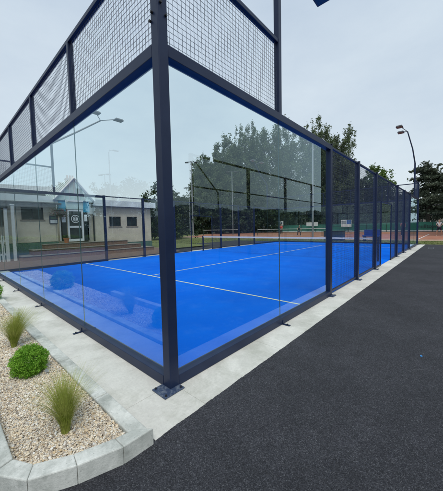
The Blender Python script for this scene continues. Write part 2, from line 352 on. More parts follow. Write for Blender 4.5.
def leaf_cloud(C,sizes,r,flat=0,elong=1.0,updir=0):
    """quads of given sizes at centres C with random orientation."""
    n=len(C); nrm=r.normal(size=(n,3)); nrm[:,2]+=updir; nrm/=np.linalg.norm(nrm,axis=1)[:,None]
    t=np.cross(nrm,r.normal(size=(n,3))); t/=np.linalg.norm(t,axis=1)[:,None]; bt=np.cross(nrm,t)
    s=np.asarray(sizes).reshape(-1,1)
    t=t*s*elong; bt=bt*s
    V=np.stack([C-t*.5,C+bt*.35,C+t*.5,C-bt*.35],1).reshape(-1,3)
    return V,np.arange(4*n).reshape(-1,4)
def shrub(name,label,x,y,z,rad,n,size,hz=.9):
    t=thing(name,label,'shrub',(x,y,0),group='clipped green shrubs in the gravel bed'); r=np.random.default_rng(int(abs(x*100+y*10))+2)
    d=r.normal(size=(n,3)); d/=np.linalg.norm(d,axis=1)[:,None]; d[:,2]=np.where(d[:,2]<-.75,-d[:,2],d[:,2])
    lump=1+.07*np.sin(d[:,0]*7+1)*np.cos(d[:,1]*6)+.06*np.sin(d[:,2]*9+d[:,0]*5)
    # sprigs: leaves gather into small tufts
    k=n//14; c=r.normal(size=(k,3)); c/=np.linalg.norm(c,axis=1)[:,None]; lb=1+.08*np.sin(c[:,0]*7+1)*np.cos(c[:,1]*6)+.05*np.sin(c[:,2]*9)
    cc=c*(rad*lb*r.uniform(.86,1.05,k))[:,None]
    P=np.repeat(cc,14,0)+r.normal(0,rad*.055,(k*14,3)); Q=d[:n//2]*(rad*lump[:n//2]*r.uniform(.55,.92,n//2))[:,None]
    A=np.concatenate([P,Q]); A[:,2]*=hz; A[:,2]+=z; A=A[A[:,2]>.02]
    V,F=leaf_cloud(A,r.uniform(.7,1.25,len(A))*size,r,elong=1.5,updir=.6)
    link('foliage',arrmesh('foliage',V,F),M['box leaves'],t)
    b=MB()
    for i in range(9):
        a=r.uniform(0,2*np.pi); b.tube([(0,0,0),(math.cos(a)*rad*.3,math.sin(a)*rad*.3,z*.7),(math.cos(a)*rad*.7,math.sin(a)*rad*.7,z*(.8+r.uniform(0,.8)))],[.007,.005,.002],5)
    b.build('stem',M['bark'],t); return t
shrub('clipped_shrub','small round clipped bright green shrub in the gravel between the two grass tufts',-.82,1.24,.142,.148,15000,.0095,1.0)
shrub('clipped_shrub','rounded green shrub at the left edge beyond the leaning grass tuft',-.72,5.25,.22,.25,9000,.015,.93)
def tuft(label,x,y,n,h,spread,lean,seed):
    r=np.random.default_rng(seed); V=[];F=[]
    t=thing('grass_tuft',label,'ornamental grass',(x,y,0),group='feathery ornamental grass tufts in the gravel bed')
    seg=6; ths=r.uniform(0,2*np.pi,n)
    out=np.minimum(np.abs(r.normal(0,1,n)),1.45+r.uniform(0,.3,n))*spread; hh=h*r.uniform(.55,1.08,n); w0=r.uniform(.0008,.0016,n)
    for i in range(n):
        d=np.array([math.cos(ths[i]),math.sin(ths[i])]); base=d*r.uniform(0,.028); side=np.array([-d[1],d[0]])
        wob=r.normal(0,.02,2)
        for k in range(seg+1):
            u=k/seg; hor=base+d*out[i]*hh[i]*(u**1.9)+np.array(lean)*hh[i]*u**1.8+wob*u*u
            z=hh[i]*(u-.18*u**3*min(1.6,out[i]+.3)); ww=w0[i]*(1-u*.85)
            V.append((hor[0]-side[0]*ww,hor[1]-side[1]*ww,z)); V.append((hor[0]+side[0]*ww,hor[1]+side[1]*ww,z))
        o=i*(seg+1)*2
        for k in range(seg): F.append((o+2*k,o+2*k+1,o+2*k+3,o+2*k+2))
    link('blades',arrmesh('blades',np.array(V),np.array(F)),M['tuft blades'],t)
    MB().tube([(0,0,-.01),(0,0,.03)],[.035,.022],8).build('crown_base',M['soil'],t); return t
tuft('upright yellow-green grass tuft in the gravel nearest the front kerb',-.845,.12,1700,.44,.40,(.02,.06),3)
tuft('leaning yellow-green grass tuft farther back, between the two round shrubs',-.80,2.12,2200,.50,.46,(.16,.02),4)
def stake(label,x,y,rz):
    t=thing('plant_marker',label,'plant marker',(x,y,0),(0,0,R(rz)),'grey plant markers in the gravel')
    MB().tube([(0,0,-.02),(0,0,.05)],.004,6).build('stake',M['galv'],t)
    MB().add([(-.022,-.004,.045),(.022,-.004,.045),(.022,.016,.062),(-.022,.016,.062),(-.022,-.004,.049),(.022,-.004,.049),(.022,.016,.066),(-.022,.016,.066)],[(0,3,2,1),(4,5,6,7),(0,1,5,4),(1,2,6,5),(2,3,7,6),(3,0,4,7)]).build('tag_plate',M['galv'],t,bevel=.001)
stake('small grey plant marker in the gravel to the right of the round shrub',-.715,1.08,-50)
stake('small grey plant marker at the foot of the leaning grass tuft',-.74,2.02,-50)

# ------------------------------------------------------------------ court enclosure
def mesh_panel(parent,s0,s1,z0,z1,wire=.0019,pitch=.05,name='mesh_panel',m=None,y=0):
    b=MB(); n=max(1,round((s1-s0)/pitch)); k=max(1,round((z1-z0)/pitch))
    for i in range(n+1):
        x=s0+(s1-s0)*i/n; b.add([(x-wire,y-wire,z0),(x+wire,y-wire,z0),(x,y+wire,z0),(x-wire,y-wire,z1),(x+wire,y-wire,z1),(x,y+wire,z1)],[(0,1,4,3),(1,2,5,4),(2,0,3,5)])
    for i in range(k+1):
        z=z0+(z1-z0)*i/k; yy=y+wire*1.2; b.add([(s0,yy-wire,z-wire),(s0,yy-wire,z+wire),(s0,yy+wire,z),(s1,yy-wire,z-wire),(s1,yy-wire,z+wire),(s1,yy+wire,z)],[(0,3,4,1),(1,4,5,2),(2,5,3,0)])
    return b.build(name,m or M['wire'],parent)
def post(parent,s,z1,hw=.05,hd=.05,z0=0.0,plate=True,z_cap=True):
    o=MB().box(s-hw,s+hw,-hd,hd,z0+(.008 if plate else 0),z1).build('post',M['navy'],parent,bevel=.006)
    if plate:
        ex={0:-.045,20:.045}.get(s,0)
        p=MB().box(s-.095+min(ex,0)-(.02 if ex<0 else 0),s+.095+max(ex,0)+(.02 if ex>0 else 0)-(.04 if ex<0 else 0),-.12,.075,.002,.012).build('base_plate',M['worn navy'],o,bevel=.002)
        for dx in((-.075,.075) if ex==0 else ((-.135,.03) if ex<0 else (-.03,.135))):
            for dy in(-.098,-.02 if ex==0 else .054):
                MB().tube([(s+dx,dy,.012),(s+dx,dy,.024)],.009,6).build('bolt',M['bolt'],o)
    return o
def foot(parent,s):
    b=MB().box(s-.022,s+.022,-.16,-.052,.002,.010); b.box(s-.016,s+.016,-.058,-.051,.002,.06)
    o=b.build('foot_bracket',M['navy'],parent,bevel=.001)
    MB().tube([(s,-.125,.010),(s,-.125,.026)],.009,6).build('bolt',M['bolt'],o)
def seal(parent,s):
    return MB().box(s-.0026,s+.0026,-.0055,.0055,.104,2.898).build('joint_seal',M['sealgreen'],parent)
def pane(parent,s0,s1,z0=.104,z1=2.898):
    return MB().box(s0,s1,-.006,.006,z0,z1).build('glass_panel',M['glass'],parent)
def side_wall(label,loc,rz):
    t=thing('court_side_wall',label,'court wall',loc,(0,0,rz))
    for a,b_ in((0,4),(16,20)):
        MB().box(a+.05,b_-.05,-.05,.05,2.90,3.0).build('top_beam',M['navy'],t,bevel=.004)
        MB().box(a+.05,b_-.05,-.05,.05,.004,.10).build('base_beam',M['navy'],t,bevel=.004)
        foot(t,a+2); seal(t,a+2)
        for c in(a,a+2): pane(t,c+(.053 if c==a else .003),c+2-(.053 if c!=a else .003))
    for s,z in((0,4.06),(4,3.0),(6,3.0),(8,3.0),(12,3.0),(14,3.0),(16,3.0),(20,4.06)):
        p=post(t,s,z)
        if z<3.5: MB().box(s-.06,s+.06,-.06,.06,3.002,3.012).build('post_cap',M['navy'],p,bevel=.002)
    for s0,s1 in((.05,1.96),(18.04,19.95)):
        MB().box(s0,s1,-.03,.03,3.95,4.0).build('top_rail',M['navy'],t,bevel=.003)
        mesh_panel(t,s0+.004,s1-.004,3.01,3.945)
    for s0,s1 in((4,6),(6,8),(12,14),(14,16)):
        MB().box(s0+.06,s1-.06,-.025,.025,2.955,2.995).build('mesh_rail',M['navy'],t,bevel=.003)
        MB().box(s0+.052,s1-.052,-.02,.02,.05,.09).build('mesh_rail',M['navy'],t,bevel=.003)
        mesh_panel(t,s0+.055,s1-.055,.095,2.95)
    # gate bay
    MB().box(8.06,11.94,-.025,.025,2.955,2.995).build('mesh_rail',M['navy'],t,bevel=.003)
    for s in(8.88,10.72): post(t,s,2.15,.02,.02,plate=False)
    MB().box(8.86,10.74,-.02,.02,2.152,2.192).build('gate_lintel',M['navy'],t,bevel=.003)
    MB().box(9.98,10.02,-.02,.02,2.194,2.953).build('post',M['navy'],t)
    mesh_panel(t,8.055,8.855,.06,2.95); mesh_panel(t,10.745,11.945,.06,2.95); mesh_panel(t,8.87,9.975,2.2,2.95); mesh_panel(t,10.025,10.73,2.2,2.95)
    MB().box(8.055,8.855,-.02,.02,.02,.055).build('mesh_rail',M['navy'],t); MB().box(10.745,11.945,-.02,.02,.02,.055).build('mesh_rail',M['navy'],t)
    # cap bolts on the corner post
    for s in(0,20):
        for dx,dy,dz in((-.02,-.05,3.30),(.03,-.05,3.22)):
            MB().tube([(s+dx,-.05,dz),(s+dx,-.068,dz)],.011,8).build('cap_bolt',M['bolt'],t)
        for dz in(3.24,): MB().tube([(s-.05,.02,dz),(s-.068,.02,dz)],.011,8).build('cap_bolt',M['bolt'],t); MB().tube([(s-.05,.045,dz-.06),(s-.068,.045,dz-.06)],.011,8).build('cap_bolt',M['bolt'],t)
    return t
side_wall('near navy steel and glass side wall of the blue court, beside the asphalt path',(0,0,0),0)
side_wall('navy steel and glass side wall on the far side of the blue court, before the clubhouse',(20,10,0),math.pi)
def end_wall(label,loc,rz):
    t=thing('court_end_wall',label,'court wall',loc,(0,0,rz))
    MB().box(.052,9.948,-.05,.05,2.90,3.0).build('top_beam',M['navy'],t,bevel=.004)
    MB().box(.052,9.948,-.05,.05,.004,.10).build('base_beam',M['navy'],t,bevel=.004)
    MB().box(.052,9.948,-.03,.03,3.95,4.0).build('top_rail',M['navy'],t,bevel=.003)
    for k in range(5): pane(t,2*k+(.055 if k==0 else .003),2*k+2-(.055 if k==4 else .003))
    for s in(2,4,6,8):
        MB().box(s-.025,s+.025,-.035,.035,3.002,3.948).build('post',M['navy'],t,bevel=.003); foot(t,s); seal(t,s)
    for k in range(5): mesh_panel(t,2*k+(.056 if k==0 else .03),2*k+2-(.056 if k==4 else .03),3.01,3.945)
    return t
end_wall('tall glass end wall with wire mesh above it, beside the gravel bed at left',(0,10,0),-math.pi/2)
end_wall('glass end wall at the far end of the blue court, towards the tennis courts',(20,0,0),math.pi/2)

def floodlight(label,x,y,sx,sy):
    t=thing('floodlight_pole',label,'floodlight',(x,y,3.0),group='court floodlights on the side walls')
    MB().box(-.038,.038,-.038,.038,.002,1.92).build('pole',M['navy'],t,bevel=.004)
    MB().tube([(0,0,1.90),(sx*.95,sy*.03,2.56),(sx*1.95,sy*.16,3.28)],[.036,.032,.028],8).build('arm',M['lampgrey'],t,smooth=False)
    for dx,dy,a in((1.58,.50,0),(2.66,.42,0)):
        c=Vector((sx*dx,sy*dy,3.42))
        b=MB(); h=(.20,.15)
        b.add([(c.x-h[0],c.y-h[1],c.z-.03),(c.x+h[0],c.y-h[1],c.z-.03),(c.x+h[0],c.y+h[1],c.z-.03),(c.x-h[0],c.y+h[1],c.z-.03),(c.x-h[0]*.8,c.y-h[1]*.8,c.z+.04),(c.x+h[0]*.8,c.y-h[1]*.8,c.z+.04),(c.x+h[0]*.8,c.y+h[1]*.8,c.z+.04),(c.x-h[0]*.8,c.y+h[1]*.8,c.z+.04)],[(0,3,2,1),(4,5,6,7),(0,1,5,4),(1,2,6,5),(2,3,7,6),(3,0,4,7)])
        o=b.build('lamp_head',M['lampgrey'],t,bevel=.008)
        MB().box(c.x-.16,c.x+.16,c.y-.11,c.y+.11,c.z-.036,c.z-.032).build('lens',M['lens'],o)
        MB().tube([(sx*1.95,sy*.16,3.28),(c.x,c.y,c.z+.04)],.016,6).build('bracket',M['lampgrey'],t)
floodlight('nearest court floodlight, its lamp heads cut off by the top of the picture',2,0,1,1)
floodlight('grey leaning court floodlight at the far end of the near wall, against the sky',18,0,-1,1)
floodlight('court floodlight seen through the left glass, arm crossing above the clubhouse',2,10,1,-1)
floodlight('court floodlight on the far end of the wall opposite the asphalt path',18,10,-1,-1)

def court_net():
    t=thing('court_net','white taped black net stretched across the middle of the blue court','net',(10,0,0))
    for y in(.28,9.72):
        MB().box(-.035,.035,y-.035,y+.035,.012,.94).build('post',M['navy'],t,bevel=.004)
    b=MB(); n=200
    for i in range(n+1):
        y=.32+9.36*i/n; b.add([(-.0013,y,.03),(.0013,y,.03),(0,y+.0018,.03),(-.0013,y,.84),(.0013,y,.84),(0,y+.0018,.84)],[(0,1,4,3),(1,2,5,4),(2,0,3,5)])
    for k in range(18):
        z=.03+.81*k/17; b.add([(-.0013,.32,z),(.0013,.32,z),(0,.32,z+.0018),(-.0013,9.68,z),(.0013,9.68,z),(0,9.68,z+.0018)],[(0,1,4,3),(1,2,5,4),(2,0,3,5)])
    b.build('netting',M['net'],t); MB().box(-.008,.008,.318,9.682,.84,.905).build('tape',M['tape'],t)
court_net()

# second fence on the other side of the path (seen mirrored in the side glass)
t=thing('mesh_fence','dark tall fence mirrored in the near side glass, with a sloping brace','fence',(0,-5.6,0))
for x in(5.4,9.1,12.8,16.6,20.4,24.2): MB().box(x-.06,x+.06,-.06,.06,0,4.25).build('post',M['navy'],t)
MB().box(5.46,24.14,-.03,.03,4.18,4.25).build('top_rail',M['navy'],t); MB().box(5.46,24.14,-.03,.03,3.0,3.05).build('mid_rail',M['navy'],t)
MB().tube([(5.5,0,4.1),(6.9,0,2.9),(6.9,0,0)],.03,6).build('brace',M['navy'],t)
for i,x in enumerate((5.4,9.1,12.8,16.6,20.4)): mesh_panel(t,x+.08,x+3.6,.1,2.95,.0013,.05)

# ------------------------------------------------------------------ clubhouse
def window(parent,x0,x1,z0,z1,y,mull=1):
    b=MB(); w=.05
    for a in([x0,x1-w]): b.box(a,a+w,y-.03,y+.02,z0,z1)
    for a in(z0,z1-w): b.box(x0+w,x1-w,y-.03,y+.02,a,a+w)
    for k in range(mull): xm=x0+(x1-x0)*(k+1)/(mull+1); b.box(xm-.015,xm+.015,y-.028,y+.018,z0+w,z1-w)
    o=b.build('window',M['dark'],parent)
    MB().box(x0+.04,x1-.04,y-.008,y+.008,z0+.04,z1-.04).build('pane',M['panedark'],o)
    MB().box(x0-.06,x1+.06,y-.10,y-.032,z0-.07,z0-.003).build('sill',M['sill'],o)
def clubhouse():
    t=thing('clubhouse','low beige roughcast clubhouse with pale fascia and a glazed gabled porch','building',(0,13.8,0))
    def wall(name,x0,x1,z0,z1,holes,y0=0,y1=.25,m=None):
        # vertical strips and fill round the openings
        b=MB(); xs=sorted(holes); cur=x0
        for a,c,p,q in xs:
            if a-cur>1e-4: b.box(cur,a,y0,y1,z0,z1)
            b.box(a,c,y0,y1,z0,p); b.box(a,c,y0,y1,q,z1); cur=c
        b.box(cur,x1,y0,y1,z0,z1); return b.build(name,m or M['roughcast'],t)
    wall('wall',5.12,8.95,.62,2.95,[(6.0,6.76,1.64,2.26),(7.16,7.90,1.64,2.26)])
    MB().box(5.10,8.98,-.04,.25,0,.60).build('plinth',M['plinth'],t)
    wall('wall',-.7,3.15,.90,2.95,[(1.60,2.54,2.04,2.66),(.0,.95,1.75,2.5)])
    MB().box(-.7,3.17,-.03,.25,0,.88).build('plinth',M['plinth'],t)
    MB().box(8.70,8.95,.252,5,0,2.95).build('side_wall',M['roughcast'],t); MB().box(-.7,8.6,4.8,5,0,2.95).build('back_wall',M['roughcast'],t)
    window(t,6.0,6.76,1.64,2.26,.08,1); window(t,7.16,7.90,1.64,2.26,.08,1); window(t,1.60,2.54,2.04,2.66,.08,1); window(t,.0,.95,1.75,2.5,.08,2)
    MB().box(4.98,9.2,-.28,-.24,2.86,3.22).build('fascia',M['fascia'],t,bevel=.004); MB().box(-.7,3.28,-.28,-.24,2.86,3.24).build('fascia',M['fascia'],t,bevel=.004)
    MB().box(4.98,9.18,-.24,5.2,2.953,3.18).build('roof',M['roofdark'],t); MB().box(-.7,3.26,-.24,5.2,2.953,3.20).build('roof',M['roofdark'],t)
    MB().box(-.7,3.0,1.2,5.1,3.203,3.55).build('roof_upstand',M['roofdark'],t)
    MB().box(-.6,.95,-.9,-.285,2.52,2.72).build('canopy',M['roofdark'],t)
    MB().box(4.74,5.10,.0,.12,.62,2.95).build('wall',M['roughcast'],t); MB().tube([(5.02,-.07,.6),(5.02,-.07,2.85)],.04,8).build('downpipe',M['dark'],t); MB().tube([(-.7,-.36,2.86),(3.28,-.36,2.86)],.05,8).build('gutter',M['dark'],t)
    # porch: blue jambs, glazed gable, ridge running back
    x0,x1,xa,ye,za=3.16,4.72,3.94,3.06,4.26
    for a,c in((x0,x0+.34),(x1-.34,x1)): MB().box(a,c,-.34,.0,2.45,ye+.22).build('porch_corner',M['bluepaint'],t,bevel=.004)
    MB().box(x0+.05,x0+.13,-.30,-.1,.9,2.45).build('porch_post',M['white'],t); MB().box(x1-.13,x1-.05,-.30,-.1,.9,2.45).build('porch_post',M['white'],t)
    MB().add([(x0-.25,-.42,ye),(xa,-.42,za),(xa,3,za),(x0-.25,3,ye),(x0-.25,-.42,ye-.03),(xa,-.42,za-.03),(xa,3,za-.03),(x0-.25,3,ye-.03)],[(0,1,2,3),(7,6,5,4),(0,4,5,1),(1,5,6,2),(2,6,7,3),(3,7,4,0)]).build('porch_roof',M['paneroof'],t)
    MB().add([(x1+.25,-.42,ye),(xa,-.42,za),(xa,3,za),(x1+.25,3,ye),(x1+.25,-.42,ye-.03),(xa,-.42,za-.03),(xa,3,za-.03),(x1+.25,3,ye-.03)],[(3,2,1,0),(4,5,6,7),(1,5,4,0),(2,6,5,1),(3,7,6,2),(0,4,7,3)]).build('porch_roof',M['paneroof'],t)
    b=MB()
    for k in range(7):
        yy=-.42+.5*k
        for xs in(x0-.27,x1+.27): b.tube([(xs,yy,ye+.0),(xa,yy,za+.03)],.028,4)
    b.build('glazing_bars',M['white'],t)
    MB().quad((x0-.2,-.40,ye+.0),(x1+.2,-.40,ye+.0),(xa,-.40,za-.03)).build('gable_glass',M['paneroof'],t)
    b=MB()
    for sgn,xs in((1,x0-.25),(-1,x1+.25)): b.tube([(xs,-.45,ye),(xa,-.45,za+.02)],.065,4)
    for k in range(5):
        u=.18+.16*k; xx=x0+(x1-x0)*u; top=ye+(za-ye)*(1-abs(xx-xa)/(xa-x0+.25)); b.box(xx-.015,xx+.015,-.43,-.405,ye+.05,top-.05)
    b.box(x0+.36,x1-.36,-.43,-.39,ye-.06,ye+.04); b.build('gable_frame',M['white'],t)
    MB().box(x0+.36,x1-.36,-.36,-.34,2.60,ye-.07).build('transom_panel',M['paneroof'],t)
    # door
    b=MB(); dx0,dx1=3.55,4.36
    for a in(dx0,dx1-.09): b.box(a,a+.09,-.34,-.27,.86,2.58)
    for z,h in((.86,.13),(1.60,.10),(2.49,.09)): b.box(dx0+.09,dx1-.09,-.34,-.27,z,z+h)
    d=b.build('door',M['white'],t,bevel=.004); MB().box(dx0+.085,dx1-.085,-.31,-.30,.98,2.50).build('door_glass',M['panedark'],d)
    em=MB()
    for rad in(.22,.13,.07):
        for k in range(20):
            a0,a1=2*math.pi*k/20,2*math.pi*(k+1)/20
            P=lambda a,r:( (dx0+dx1)/2+math.cos(a)*r,-.316,2.08+math.sin(a)*r)
            em.quad(P(a0,rad),P(a1,rad),P(a1,rad-.035),P(a0,rad-.035))
    em.build('emblem',M['paper'],d); MB().tube([(dx1-.14,-.35,1.5),(dx1-.14,-.38,1.55),(dx1-.14,-.38,1.95),(dx1-.14,-.35,2.0)],.013,6).build('handle',M['galv'],d)
    for a,c in((x0+.06,dx0-.03),(dx1+.03,x1-.06)): MB().box(a,c,-.30,-.29,.9,2.58).build('side_light',M['panedark'],t)
    MB().box(x0+.12,dx0-.08,-.312,-.304,1.9,2.3).build('paper_notice',M['paper'],t); MB().box(dx1+.06,dx1+.22,-.312,-.304,1.95,2.3).build('paper_notice',M['paper'],t)
    return t
clubhouse()
t=thing('entrance_steps','brown brick steps rising to the clubhouse door','steps',(0,0,0))
for x0,x1,y0,z0,z1 in((1.25,8.1,12.25,.08,.33),(1.75,7.4,12.62,.331,.57),(2.3,6.7,12.98,.571,.80)):
    o=MB().box(x0,x1,y0,13.44,z0,z1-.025).build('step',M['brickred'],t,bevel=.006)
    MB().box(x0-.02,x1+.02,y0-.03,13.44,z1-.025,z1).build('tread',M['grey wood'],o,bevel=.004)
t=thing('notice_board','navy framed notice board with white sheets on the clubhouse wall','notice board',(2.78,13.79,1.84))
MB().box(0,.40,-.04,0,0,.42).build('frame',M['signdark'],t); MB().box(.04,.36,-.046,-.042,.03,.19).build('sheet',M['paper'],t)
b=MB()
for k in range(3): b.box(.06+.1*k,.13+.1*k,-.049,-.047,.05,.16)
b.build('print',M['fascia'],t); MB().box(.06,.34,-.046,-.042,.24,.36).build('header',M['plinth'],t)
def basket():
    t=thing('hanging_basket','hanging basket of pink flowers left of the porch','hanging basket',(3.2,13.35,2.2)); r=np.random.default_rng(8)
    d=r.normal(size=(900,3))*np.array([.17,.17,.12])+np.array([0,0,.18]); V,F=leaf_cloud(d,r.uniform(.03,.06,900),r); link('foliage',arrmesh('foliage',V,F),M['mid leaves'],t)
    d=r.normal(size=(420,3))*np.array([.18,.18,.11])+np.array([0,0,.22]); V,F=leaf_cloud(d,r.uniform(.03,.06,420),r); struct(link('blossom',arrmesh('blossom',V,F),M['flower petals'],t),'stuff')
    MB().tube([(0,0,0),(0,0,.07),(0,0,.15)],[.06,.14,.18],12).build('bowl',M['dark'],t); MB().tube([(0,0,.15),(0,.0,.45),(0,.40,.45)],.01,6).build('bracket',M['dark'],t)
basket()
t=thing('plant_pot','orange terracotta pot on the top step left of the door','plant pot',(3.36,13.2,.80))
MB().tube([(0,0,0),(0,0,.22),(0,0,.221),(0,0,.27)],[.09,.13,.145,.15],14).build('pot',M['terracotta'],t)
r=np.random.default_rng(9); d=r.normal(size=(160,3))*np.array([.07,.07,.05])+np.array([0,0,.32]); V,F=leaf_cloud(d,r.uniform(.03,.05,160),r); link('foliage',arrmesh('foliage',V,F),M['mid leaves'],t)
t=thing('gate_post','tall white gate post, right one of the pair by the picket fence','gate post',(1.12,13.0,.1),group='tall white gate posts')
MB().box(-.06,.06,-.06,.06,0,2.55).build('shaft',M['white'],t,bevel=.005); MB().box(-.08,.08,-.08,.08,2.552,2.60).build('cap',M['white'],t,bevel=.005)
c=copy_tree(t); c.location=(.86,13.0,.1); c['label']='tall white gate post, left one of the pair by the picket fence'
t=thing('picket_fence','white picket fence beside the clubhouse at the left edge','fence',(0,13.0,.1))
for k in range(5):
    x=.70-.16*k; MB().add([(x-.05,-.012,0),(x+.05,-.012,0),(x+.05,.012,0),(x-.05,.012,0),(x-.05,-.012,1.15),(x+.05,-.012,1.15),(x+.05,.012,1.15),(x-.05,.012,1.15),(x,-.012,1.25),(x,.012,1.25)],[(0,3,2,1),(0,1,5,8,4),(3,7,9,6,2),(0,4,7,3),(1,2,6,5),(4,8,9,7),(8,5,6,9)]).build('picket',M['white'],t)
for z in(.3,.9): MB().box(-.02,.80,.014,.05,z,z+.09).build('rail',M['white'],t)

# ------------------------------------------------------------------ trees
def tree(name,label,x,y,h,rad,base,mat,n,leaf,style='round',group=None,seed=1,trunk=.2):
    r=np.random.default_rng(seed); t=thing(name,label,'tree',(x,y,0),group=group)
    b=MB(); top=h*.86
    b.tube([(0,0,-.1),(rad*.03,0,h*.3),(0,rad*.04,h*.6),(0,0,top)],[trunk,trunk*.75,trunk*.45,trunk*.12],7)
    hc=h-base; C=[]
    k=int({'round':34,'poplar':90,'cypress':30,'bush':30}[style])
    for i in range(k):
        u=(i+r.uniform(0,1))/k
        if style=='poplar': spread=rad*.30
        elif style=='cypress': spread=rad*(1.08-u*.75)*r.uniform(.55,1.15)
        elif style=='bush': spread=rad*math.sqrt(max(.06,1-(u*1.0)**2.2))
        else: spread=rad*math.sqrt(max(.05,1-((u-.38)/.66)**2))
        a=r.uniform(0,2*np.pi); q=spread*math.sqrt(r.uniform(.15,1)); zz=base+hc*(u*.93+.02)
        if style=='poplar':
            L=i%9; la=L*2.4+seed; lr=0 if L==0 else rad*(.42+.16*(L%3)); lh=.97 if L==0 else .97-.055*(L%4)-.02*(L%3)
            v=((i//9)+r.uniform(0,1))/(k//9); zz=base+hc*lh*(.04+.88*v); fl=.55+.45*min(1,v*2.2); q=lr*fl+r.normal(0,.2); a=la+r.normal(0,.10); spread=rad*(.34*math.sin(math.pi*min(1,.30+v*.62))+.04)
        cx,cy=q*math.cos(a),q*math.sin(a); C.append((cx,cy,zz,spread))
        zo=max(base*.6,zz-q*(1.2 if style!='cypress' else .15)); b.tube([(0,0,zo),(cx*.5,cy*.5,(zo+zz)/2),(cx,cy,zz)],[trunk*.28,trunk*.18,trunk*.05],5,False)
    C=np.array(C); m=n//len(C); P=[]
    for cx,cy,zz,spd in C:
        if style=='cypress': sg=np.array([spd*.36+.25,spd*.36+.25,hc*.022+.1])
        elif style=='poplar': sg=np.array([spd*.46+.12,spd*.46+.12,hc*.038])
        else: sg=np.array([rad*.20,rad*.20,hc*.07])
        # sub-clumps so that gaps open between sprays
        sub=r.normal(size=(9,3))*sg; p=np.repeat(sub,m//9+1,0)+r.normal(size=((m//9+1)*9,3))*sg*.42
        P.append(p+np.array([cx,cy,zz]))
    P=np.concatenate(P); P=P[P[:,2]>.1]
    V,F=leaf_cloud(P,r.uniform(.6,1.4,len(P))*leaf,r,updir=.3)
    b.build('trunk',M['bark'],t); link('crown',arrmesh('crown',V,F),M[mat],t); return t
pop=[(41.8,41.4,16.2),(43.7,39.4,17.6),(46.1,37.1,20.6),(48.9,34.3,22.6),(51.8,31.3,24.6),(55.6,27.2,25.8),(60.3,22.2,26.0),(62.9,19.1,22.6),(65.0,16.9,16.6)]
plab=['shortest pale poplar at the left end of the tall row','second poplar from the left in the tall row behind the court','third poplar from the left in the tall row behind the court','fourth poplar from the left, its top just under the glass beam','fifth tall poplar, in the middle of the row behind the right glass','tall poplar rising above the glass beam near its middle','tallest poplar, its top showing above the beam left of the four metre post','poplar with its right flank open to the sky above the mesh wall','low shaggy poplar at the right end of the tall row']
for i,(x,y,h) in enumerate(pop):
    tree('poplar_tree',plab[i],x,y,h*(1.17 if i<4 else (1.12,1.06,1.05,1.12,1.05)[i-4]),(4.8 if 5<=i<=7 else 4.1) if i<8 else 3.0,1.5,'poplar leaves',30000,.30,'poplar','tall poplars behind the court',20+i,.4)
mids=[(32.8,44.3,7.0),(35.4,41.6,8.2),(38.1,38.9,6.8),(40.7,36.2,7.9),(43.3,32.9,7.0),(46.5,30.6,8.8),(49.2,27.5,7.2),(53.6,26.0,8.4),(55.8,22.4,7.2),(58.0,19.0,9.6),(61.0,15.9,12.6),(63.6,13.4,11.4),(66.5,9.6,10.2)]
for i,(x,y,h) in enumerate(mids):
    pl='leftmost' if i==0 else ('rightmost' if i==12 else None)
    lab=f'{pl} dark bushy tree in the belt behind the green windbreak' if pl else f'dark bushy tree, {["second","third","fourth","fifth","sixth","seventh","eighth","ninth","tenth","eleventh","twelfth"][i-1]} from the left in the belt behind the windbreak'
    tree('broadleaf_tree',lab,x+1.5,y+1.2,h,3.4,.6,'dark leaves' if i%3 else 'mid leaves',5200,.48,'bush','dark tree belt behind the tennis courts',50+i,.25)
tree('broadleaf_tree','bright green tree top showing above the mesh wall by the gate',80.7,13.8,16.2,3.6,5,'bright leaves',6500,.5,'round',None,81,.3)
tree('cypress_tree','large dark cypress with layered flat branches at the right edge, beside the leaning floodlight',69,2.6,13.6,4.6,2.2,'cypress leaves',9500,.42,'cypress','dark cypresses at the right edge',91,.4)
tree('cypress_tree','lower dark cypress cut by the right picture edge',74,-1.6,12.4,4.4,2.2,'cypress leaves',8000,.42,'cypress','dark cypresses at the right edge',92,.4)
tree('cypress_tree','dark cypress half hidden behind the far end posts of the near wall',75,6.6,8.8,3.8,1.6,'cypress leaves',7500,.42,'cypress','dark cypresses at the right edge',93,.4)
tree('broadleaf_tree','dark tree at the right end of the clubhouse, left of the corner post',18.4,26.0,6.6,2.3,.5,'mid leaves',6500,.26,'bush','trees beside the clubhouse',94,.2)
tree('broadleaf_tree','lower dark tree just behind the steel corner post, right of the clubhouse',21.5,28.0,6.0,2.6,.4,'dark leaves',6500,.28,'bush','trees beside the clubhouse',95,.2)
